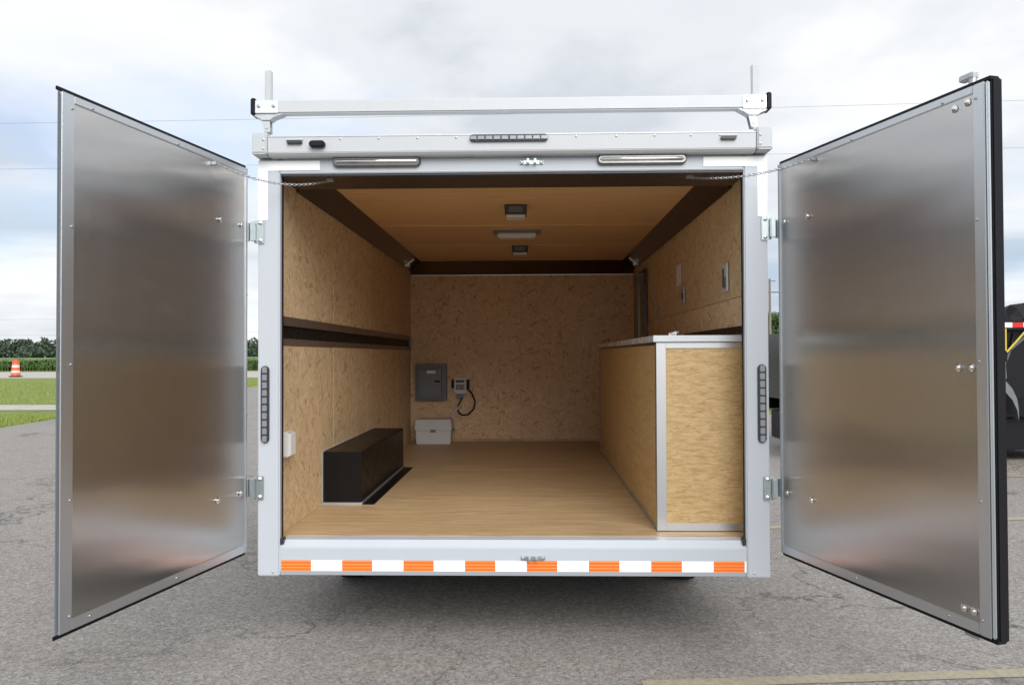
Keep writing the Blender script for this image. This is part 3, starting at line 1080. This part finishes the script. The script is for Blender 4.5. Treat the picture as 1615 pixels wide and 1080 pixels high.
# ---- rear doors (local frame: x from hinge to free edge, y outwards through the thickness, z up)
def rear_door(H, F, thick, flip, edge, label):
    d = Vector((F[0] - H[0], F[1] - H[1], 0))
    w = d.length
    ang = math.atan2(d.y, d.x)
    Z0, Z1 = .502, 2.440
    s = flip         # +1: outwards is local +y, -1: local -y
    def yb(a, b):
        return tuple(sorted((a * s, b * s)))
    def DB(x0, x1, a, b, z0, z1):
        y0, y1 = yb(a, b)
        return B(x0, x1, y0, y1, z0, z1)
    door = DB(.004, w - .004, .004, thick, Z0 + .004, Z1 - .004).build('rear_door', M['white'], TR, .003)
    door.location = (H[0], H[1], 0)
    door.rotation_euler = (0, 0, ang)
    door['label'] = label
    # inner skin with a slightly uneven sheet
    mb = MB()
    nx_, nz_ = 30, 44
    x0, x1, z0, z1 = .014, w - .034, Z0 + .036, Z1 - .026
    vs = []
    for j in range(nz_ + 1):
        for i in range(nx_ + 1):
            u, v = i / nx_, j / nz_
            vs.append((x0 + (x1 - x0) * u, .0015 * s, z0 + (z1 - z0) * v))
    mb.add(vs, [(j * (nx_ + 1) + i, j * (nx_ + 1) + i + 1, (j + 1) * (nx_ + 1) + i + 1, (j + 1) * (nx_ + 1) + i) for j in range(nz_) for i in range(nx_)])
    o = mb.build('inner_skin', M['skin'], door, 0, True)
    # make the sheet face inwards (towards local -y*s)
    if o.data.polygons[0].normal.y * s > 0:
        o.data.flip_normals()
    tw = .048 if edge else .060
    DB(w - tw, w, -.004, .0035, Z0, Z1).build('trim', M['aluv'], door, .0025)
    DB(.0, .016, -.004, .0035, Z0, Z1).build('trim', M['aluv'], door, .0015)
    DB(.0162, w - tw - .0002, -.0038, .0035, Z1 - .029, Z1).build('trim', M['aluv'], door, .0025)
    DB(.0162, w - tw - .0002, -.0038, .0035, Z0, Z0 + .040).build('trim', M['aluv'], door, .0025)
    # gasket round the outside edge
    g = .016
    DB(.0, w + g, .006, thick + .002, Z1, Z1 + g).build('gasket', M['rubber'], door, .003)
    DB(.0, w + g, .006, thick + .002, Z0 - g, Z0).build('gasket', M['rubber'], door, .003)
    if edge:
        DB(w + .0005, w + .012, -.002, .014, Z0 + .001, Z1 - .001).build('edge_trim', M['aluv'], door, .005)
        DB(w + .0005, w + .017, .0145, thick + .014, Z0 - .010, Z1 + .010).build('gasket', M['rubber'], door, .005)
    else:
        DB(w + .0005, w + .006, .002, thick + .001, Z0 + .001, Z1 - .001).build('gasket', M['greybox'], door, .0015)
    # bolts through the skin
    bolt = MB().lathe([(.0145, 0), (.0145, -.002 * s), (.0085, -.0035 * s), (.0085, -.008 * s), (.004, -.0105 * s)], (0, 0, 0), 'y', 12).mesh('bolt', 0, True)
    bolt.materials.append(M['chrome'])
    def put(me, x, z, nm='bolt', y=0.0):
        b = bpy.data.objects.new(nm, me)
        COL.objects.link(b)
        b.parent = door
        b.location = (x, y * s, z)
    for x, z in ((.236, 2.141), (.052, 2.144), (.245, .804), (.054, .805)):
        put(bolt, x, z)
    if edge:
        for x, z in ((1.103, 2.382), (1.160, 2.388), (1.105, 1.437), (1.163, 1.438), (1.117, .574), (1.160, .575)):
            put(bolt, x, z)
    riv = MB().lathe([(.0055, 0), (.005, -.003 * s), (.002, -.0045 * s)], (0, 0, 0), 'y', 10).mesh('rivet', 0, True)
    riv.materials.append(M['zinc'])
    for z in (.555, .97, 1.46, 1.96, 2.39):
        put(riv, w - tw + .012, z, 'rivet', -.0042)
    for x in (.55, 1.05):
        put(riv, x, Z1 - .020, 'rivet', -.004)
        put(riv, x, Z0 + .022, 'rivet', -.004)
    for z in (.62, 1.2, 1.8):
        put(riv, .008, z, 'rivet', -.0042)
    # chain anchor
    DB(.285, .303, -.022, .001, 2.388, 2.406).build('chain_anchor', M['zinc'], door, .003)
    # hinges: leaf on the door edge, knuckle, strap across the outside
    for zc_ in (2.122, .818):
        hg = DB(-.030, .32, thick + .0025, thick + .009, zc_ - .035, zc_ + .035).build('hinge', M['zinc'], door, .002)
        MB().tube([(-.026, .012 * s, zc_ - .045), (-.026, .012 * s, zc_ + .045)], .013, 10).build('knuckle', M['zinc'], hg, 0, True)
        DB(-.026, .0, .006, .017, zc_ - .028, zc_ + .028).build('leaf', M['zinc'], hg, .002)
    # lock bar on the outside with cams top and bottom
    if edge:
        x = w - .125
        yb_ = (thick + .030) * s
        lb = MB().tube([(x, yb_, Z0 - .045), (x, yb_, Z1 + .078)], .014, 10).build('lock_bar', M['galv'], door, 0, True)
        DB(x - .050, x + .014, thick + .014, thick + .046, Z1 + .056, Z1 + .080).build('cam', M['galv'], lb, .004)
        DB(x - .055, x + .014, thick + .012, thick + .048, Z0 - .050, Z0 - .036).build('cam', M['galv'], lb, .004)
        DB(x - .55, x, thick + .012, thick + .030, 1.36, 1.39).build('bar_handle', M['galv'], lb, .004)
        for zc_ in (.60, 1.37, 2.34):
            DB(x - .03, x + .03, thick + .0025, thick + .014, zc_ - .03, zc_ + .03).build('bar_guide', M['galv'], lb, .003)
    return door


rear_door((-1.340, -.032), (-1.577, -1.205), .010, -1, False, 'left rear door, brushed metal inside with a pale edge trim')
rear_door((1.349, -.004), (1.690, -1.190), .046, 1, True, 'right rear door, brushed metal inside with a thick black edge seal')

# frame halves of the hinges
for sx_ in (-1, 1):
    for zc_ in (2.122, .818):
        a, b = sorted((sx_ * 1.262, sx_ * 1.312))
        h = B(a, b, -.010, -.0025, zc_ - .060, zc_ + .060).build('hinge_plate', M['zinc'], TR, .003)
        a, b = sorted((sx_ * 1.300, sx_ * 1.325))
        B(a, b, -.034, -.0105, zc_ - .050, zc_ + .050).build('hinge_ear', M['zinc'], h, .004)
        for dz in (-.045, .045):
            MB().lathe([(.010, 0), (.010, -.004), (.004, -.008)], (sx_ * 1.28, -.010, zc_ + dz), 'y', 10).build('bolt', M['chrome'], h, 0, True)


# ------------------------------------------------------------------ door chains
def chain(p0, p1, sag, label):
    p0, p1 = Vector(p0), Vector(p1)
    n = 46
    mb = MB()
    base = Vector((0, 0, 0))
    def pt(u):
        q = p0.lerp(p1, u)
        q.z -= sag * 4 * u * (1 - u)
        return q
    for k in range(n):
        a, b = pt(k / n), pt((k + 1) / n)
        d = (b - a)
        ln = d.length
        d.normalize()
        s_ = d.cross(Vector((0, 0, 1))).normalized()
        t_ = d.cross(s_)
        if k % 2:
            s_, t_ = t_, s_
        ring = []
        for j in range(10):
            an = 2 * math.pi * j / 10
            ring.append((a + b) / 2 + d * math.cos(an) * ln * .68 + s_ * math.sin(an) * .0055)
        vs, fs = [], []
        for j in range(10):
            dd = (ring[(j + 1) % 10] - ring[j - 1]).normalized()
            e1 = t_
            e2 = dd.cross(e1).normalized()
            for m in range(5):
                an = 2 * math.pi * m / 5
                vs.append(ring[j] + (e1 * math.cos(an) + e2 * math.sin(an)) * .0019)
        for j in range(10):
            for m in range(5):
                fs.append((j * 5 + m, j * 5 + (m + 1) % 5, ((j + 1) % 10) * 5 + (m + 1) % 5, ((j + 1) % 10) * 5 + m))
        mb.add(vs, fs)
    mb.box(p0.x - .018, p0.x + .018, p0.y - .018, p0.y + .018, p0.z - .004, 2.4215)
    tag(mb.build('door_chain', M['galv'], None, 0, True), label, 'chain', 'chains from the header to the rear doors')


def on_door(H, F, s_, z, off):
    d = Vector((F[0] - H[0], F[1] - H[1], 0)).normalized()
    n_ = Vector((-d.y, d.x, 0)) * off
    return (H[0] + d.x * s_ + n_.x, H[1] + d.y * s_ + n_.y, z)


chain((-.955, .125, 2.412), on_door((-1.340, -.032), (-1.577, -1.205), .294, 2.397, .020), .055, 'thin steel chain from the header to the left door')
chain((.930, .125, 2.412), on_door((1.349, -.004), (1.690, -1.190), .294, 2.397, -.020), .035, 'thin steel chain from the header to the right door')

# ------------------------------------------------------------------ ladder rack on the roof
RK = empty('ladder_rack', (0, 0, 2.628))
tag(RK, 'silver aluminium ladder rack crossbar on the trailer roof with black end caps', 'ladder rack')


def rk(mb, name, mat, bevel=.003, smooth=False):
    mb.v = [(x, y, z - 2.628) for x, y, z in mb.v]
    return mb.build(name, mat, RK, bevel, smooth)


rk(B(-1.300, 1.285, -.030, .030, 2.722, 2.790), 'crossbar', M['hood'], .006)
for sx_, xc in ((-1, -1.240), (1, 1.228)):
    e0, e1 = sorted((xc + sx_ * .057, xc + sx_ * .082))
    rk(B(e0, e1, -.040, .040, 2.715, 2.800), 'end_cap', M['rubber'], .005)
    rk(B(xc - .060, xc + .056, -.036, -.0305, 2.722, 2.788), 'bracket_plate', M['alu'], .002)
    for dx in (-.040, .036):
        rk(MB().lathe([(.009, 0), (.009, -.004), (.004, -.008)], (xc + dx, -.036, 2.758), 'y', 10), 'bolt', M['galv'], 0, True)
    # gusset under the bar, leg down to the casting
    rk(MB().prism([(xc - .085, 2.7215), (xc + .085, 2.7215), (xc + .03, 2.700), (xc + .016, 2.688), (xc - .028, 2.688), (xc - .045, 2.700)], 'y', -.028, .028), 'gusset', M['galv'], .002)
    rk(MB().prism([(xc - .030, 2.6875), (xc + .012, 2.6875), (xc + .014, 2.6285), (xc - .016, 2.6285)], 'y', -.022, -.012), 'leg', M['galv'], .002)
    rk(MB().prism([(xc - .030, 2.6875), (xc + .012, 2.6875), (xc + .014, 2.6285), (xc - .016, 2.6285)], 'y', .012, .022), 'leg', M['galv'], .002)
    rk(MB().tube([(xc - .004, -.026, 2.655), (xc - .004, .026, 2.655)], .010, 8), 'cross_bolt', M['galv'], 0, True)
    xs = xc + (.0 if sx_ < 0 else .008)
    rk(B(xs - .017, xs + .017, -.014, .014, 2.7905, 2.950), 'ladder_stop', M['cap'], .004)

# ------------------------------------------------------------------ cabinet along the right wall
CB = empty('work_cabinet', (.99, .22, ZF))
tag(CB, 'long plywood cabinet with bright aluminium edges along the right wall', 'cabinet')


def cb(mb, name, mat, bevel=0.0, smooth=False):
    mb.v = [(x - .99, y - .22, z - ZF) for x, y, z in mb.v]
    return mb.build(name, mat, CB, bevel, smooth)


CX0, CX1, CY0, CY1, CZ = .768, 1.218, .222, 3.66, 1.552
cb(B(CX0 + .012, CX1, CY0 + .006, CY0 + .020, ZF + .012, CZ), 'end_panel', M['cab_end'])
sy = [CY0 + .021, 1.44, 2.66, CY1]
for k in range(3):
    cb(B(CX0 + .006, CX0 + .018, sy[k] + .0006, sy[k + 1] - .0006, ZF + .006, CZ), 'side_panel', M['cab_side'])
cb(B(CX0 + .0185, CX1, CY1 - .014, CY1 - .001, ZF + .006, CZ), 'back_panel', M['cab_side'])
cb(B(CX0 - .018, CX1, CY0 - .016, CY1 + .004, CZ + .003, CZ + .038), 'worktop', M['worktop'], .003)
cb(MB().add([], []).prism([(CX0, CY0), (CX0 + .050, CY0), (CX0 + .050, CY0 + .0055), (CX0 + .0055, CY0 + .0055), (CX0 + .0055, CY0 + .050), (CX0, CY0 + .050)], 'z', ZF + .004, CZ), 'corner_angle', M['cabalu'], .0012)
cb(B(CX0 + .0505, CX1, CY0, CY0 + .0055, ZF + .004, ZF + .044), 'bottom_angle', M['cabalu'], .0012)
cb(B(CX0 + .0505, CX1, CY0, CY0 + .0055, CZ - .030, CZ), 'top_angle', M['cabalu'], .0012)
cb(B(CX0, CX0 + .0055, CY0 + .051, CY1, ZF + .004, ZF + .018), 'side_angle', M['galv'])
cb(B(CX0, CX0 + .0055, CY0 + .051, CY1, CZ - .012, CZ), 'side_angle', M['darkmetal'])
cb(B(CX0, CX0 + .0055, CY1 - .022, CY1 + .002, ZF + .018, CZ - .012), 'rear_angle', M['trackmid'])

# loose fittings lying on the worktop
o = MB()
o.box(.842, .885, .262, .290, CZ + .038, CZ + .052)
o.tube([(.855, .25, CZ + .050), (.895, .28, CZ + .060)], .008, 8)
o.lathe([(.012, 0), (.012, .015), (.006, .024)], (.874, .248, CZ + .038), 'z', 10)
tag(o.build('door_hardware', M['chrome'], None, .002), 'small loose metal fitting on the near corner of the worktop', 'hardware')
o = B(1.2165, 1.2195, .17, 1.75, 1.596, 1.640).build('wall_track', M['black'], TR, .001)

# ------------------------------------------------------------------ wall and ceiling fixtures
def fix(name, label, cat, loc, group=None):
    e = empty(name, loc)
    tag(e, label, cat, group)
    return e


# breaker panel
F_ = fix('breaker_panel', 'grey metal breaker panel on the end wall', 'breaker panel', (-.985, L - .002, 1.195))
B(-.168, .168, -.085, .0, -.196, .196).build('box', M['greybox'], F_, .004)
d_ = B(-.132, .118, -.093, -.0855, -.158, .150).build('door', M['greydoor'], F_, .004)
B(.040, .100, -.099, -.0935, .002, .022).build('latch', M['rubber'], d_, .003)
B(-.045, .050, -.0942, -.0932, .098, .128).build('label_plate', M['paper'], d_)
# controller beside it
F_ = fix('charge_controller', 'small white and black electric unit beside the breaker panel', 'controller', (-.672, L - .002, 1.162))
B(-.098, .098, -.028, .0, -.035, .062).build('back_plate', M['rubber'], F_, .004)
B(-.066, .066, -.052, -.0285, -.09, .080).build('case', M['plastic'], F_, .006)
B(-.048, .048, -.054, -.0522, .028, .058).build('screen', M['lamphouse'], F_, .001)
B(-.048, .048, -.054, -.0522, -.050, .010).build('label_plate', M['greydoor'], F_, .001)
for k in range(4):
    B(-.04 + k * .022, -.028 + k * .022, -.056, -.0541, -.030, -.018).build('button', M['amber' if k % 2 else 'lamphouse'], F_)
B(-.040, .036, -.040, -.001, -.150, -.0905).build('terminal_block', M['greydoor'], F_, .004)
# black cable loop
mb = MB()
pts = [(-.60, 1.13), (-.545, 1.075), (-.51, .985), (-.525, .905), (-.585, .845), (-.650, .835), (-.695, .870), (-.698, .93), (-.665, 1.00), (-.655, 1.03)]
mb.tube([(x, L - .03 - .012 * math.sin(i), z) for i, (x, z) in enumerate(pts)], .0085, 8)
tag(mb.build('cable_loop', M['rubber'], None, 0, True), 'black cable hanging in a loop below the electric unit', 'cable')
# white battery box on the floor
F_ = fix('battery_box', 'white plastic box on the floor in the far left corner', 'box', (-.935, L - .175, ZF + .001))
MB().prism([(-.180, 0), (.180, 0), (.186, .145), (-.186, .145)], 'y', -.13, .13).build('tub', M['plastic'], F_, .008)
MB().prism([(-.198, .146), (.198, .146), (.196, .165), (.186, .262), (-.186, .262), (-.196, .165)], 'y', -.142, .14).build('lid', M['plastic'], F_, .008)
B(-.028, .028, -.150, -.1425, .128, .156).build('clip', M['greybox'], F_, .003)
for sx_ in (-1, 1):
    B(sx_ * .207 - .008, sx_ * .207 + .008, -.03, .03, .13, .155).build('handle', M['greybox'], F_, .003)
# grey conduit from box to unit
mb = MB()
mb.tube([(-.765, L - .05, .80), (-.745, L - .04, .87), (-.70, L - .03, .915), (-.675, L - .028, .97), (-.672, L - .028, 1.01)], .016, 8)
tag(mb.build('conduit', M['plastic'], None, 0, True), 'pale conduit from the white box up to the electric unit', 'conduit')
# outlet on the left wall
F_ = fix('wall_outlet', 'white outlet box low on the left wall near the doors', 'outlet', (-IW, .19, 1.02))
B(.001, .042, -.055, .055, -.068, .066).build('box', M['plastic'], F_, .006)
B(.0425, .048, -.048, .048, -.060, .058).build('cover', M['paper'], F_, .004)
# cards and switches on the right wall
F_ = fix('wall_card', 'white notice card high on the right wall', 'card', (IW - .003, 1.93, 2.085))
B(-.004, -.0004, -.085, .085, -.078, .078).build('card', M['paper'], F_)
F_ = fix('wall_switch', 'narrow switch plate below the white card on the right wall', 'switch', (IW - .003, 1.74, 1.915))
B(-.012, -.0004, -.035, .035, -.060, .060).build('plate', M['galv'], F_, .003)
B(-.020, -.0125, -.012, .012, -.022, .022).build('toggle', M['lamphouse'], F_, .002)
F_ = fix('switch_panel', 'small switch panel on the right wall near the doors', 'switch', (IW - .003, .52, 1.92))
B(-.012, -.0004, -.050, .050, -.075, .085).build('plate', M['plastic'], F_, .003)
B(-.016, -.0125, .0, .036, -.050, .060).build('rocker', M['greybox'], F_, .002)
B(-.016, -.0125, -.036, -.008, -.060, .010).build('rocker', M['greydoor'], F_, .002)
F_ = fix('wall_button', 'tiny pale button at the far end of the right wall', 'button', (IW - .003, 3.0, 1.925))
B(-.010, -.0004, -.03, .03, -.035, .035).build('plate', M['plastic'], F_, .003)
B(-.014, -.0105, -.012, .012, -.012, .012).build('knob', M['greybox'], F_, .002)
# dark window at the far end of the right wall
F_ = fix('side_window', 'dark framed window at the far end of the right wall', 'window', (IW - .003, 3.93, 1.98))
B(-.020, -.0004, -.40, .40, -.34, .34).build('frame', M['darkmetal'], F_, .004)
B(-.026, -.0205, -.36, .36, -.30, .30).build('pane', M['glassd'], F_, .002)
B(-.036, -.0265, -.02, .02, -.34, .34).build('mullion', M['darkmetal'], F_, .003)


# ceiling lamps
def dome(y, w, label):
    F_ = fix('dome_lamp', label, 'lamp', (.0, y, ZC - .0005), 'square ceiling lamps')
    MB().prism([(-w, 0), (w, 0), (w * .96, -.066), (-w * .96, -.066)], 'y', -w, w).build('body', M['domebox'], F_, .004)
    B(-w * .62, w * .62, -w - .004, -w + .004, -.052, -.012).build('grille', M['greybox'], F_, .001)
    MB().prism([(-w * .9, -.0665), (w * .9, -.0665), (w * .82, -.084), (-w * .82, -.084)], 'y', -w * .9, w * .9).build('lens', M['dome'], F_, .004)


dome(1.36, .076, 'square ceiling lamp nearest the doors')
dome(3.30, .076, 'square ceiling lamp farthest from the doors')
F_ = fix('strip_lamp', 'pale strip lamp across the middle of the ceiling', 'lamp', (-.012, 2.42, ZC - .0005))
MB().prism([(-.195, 0), (.195, 0), (.195, -.020), (-.195, -.020)], 'y', -.07, .07).build('body', M['greydoor'], F_, .003)
MB().prism([(-.160, -.0205), (.160, -.0205), (.150, -.060), (-.150, -.060)], 'y', -.055, .055).build('lens', M['dome'], F_, .008)
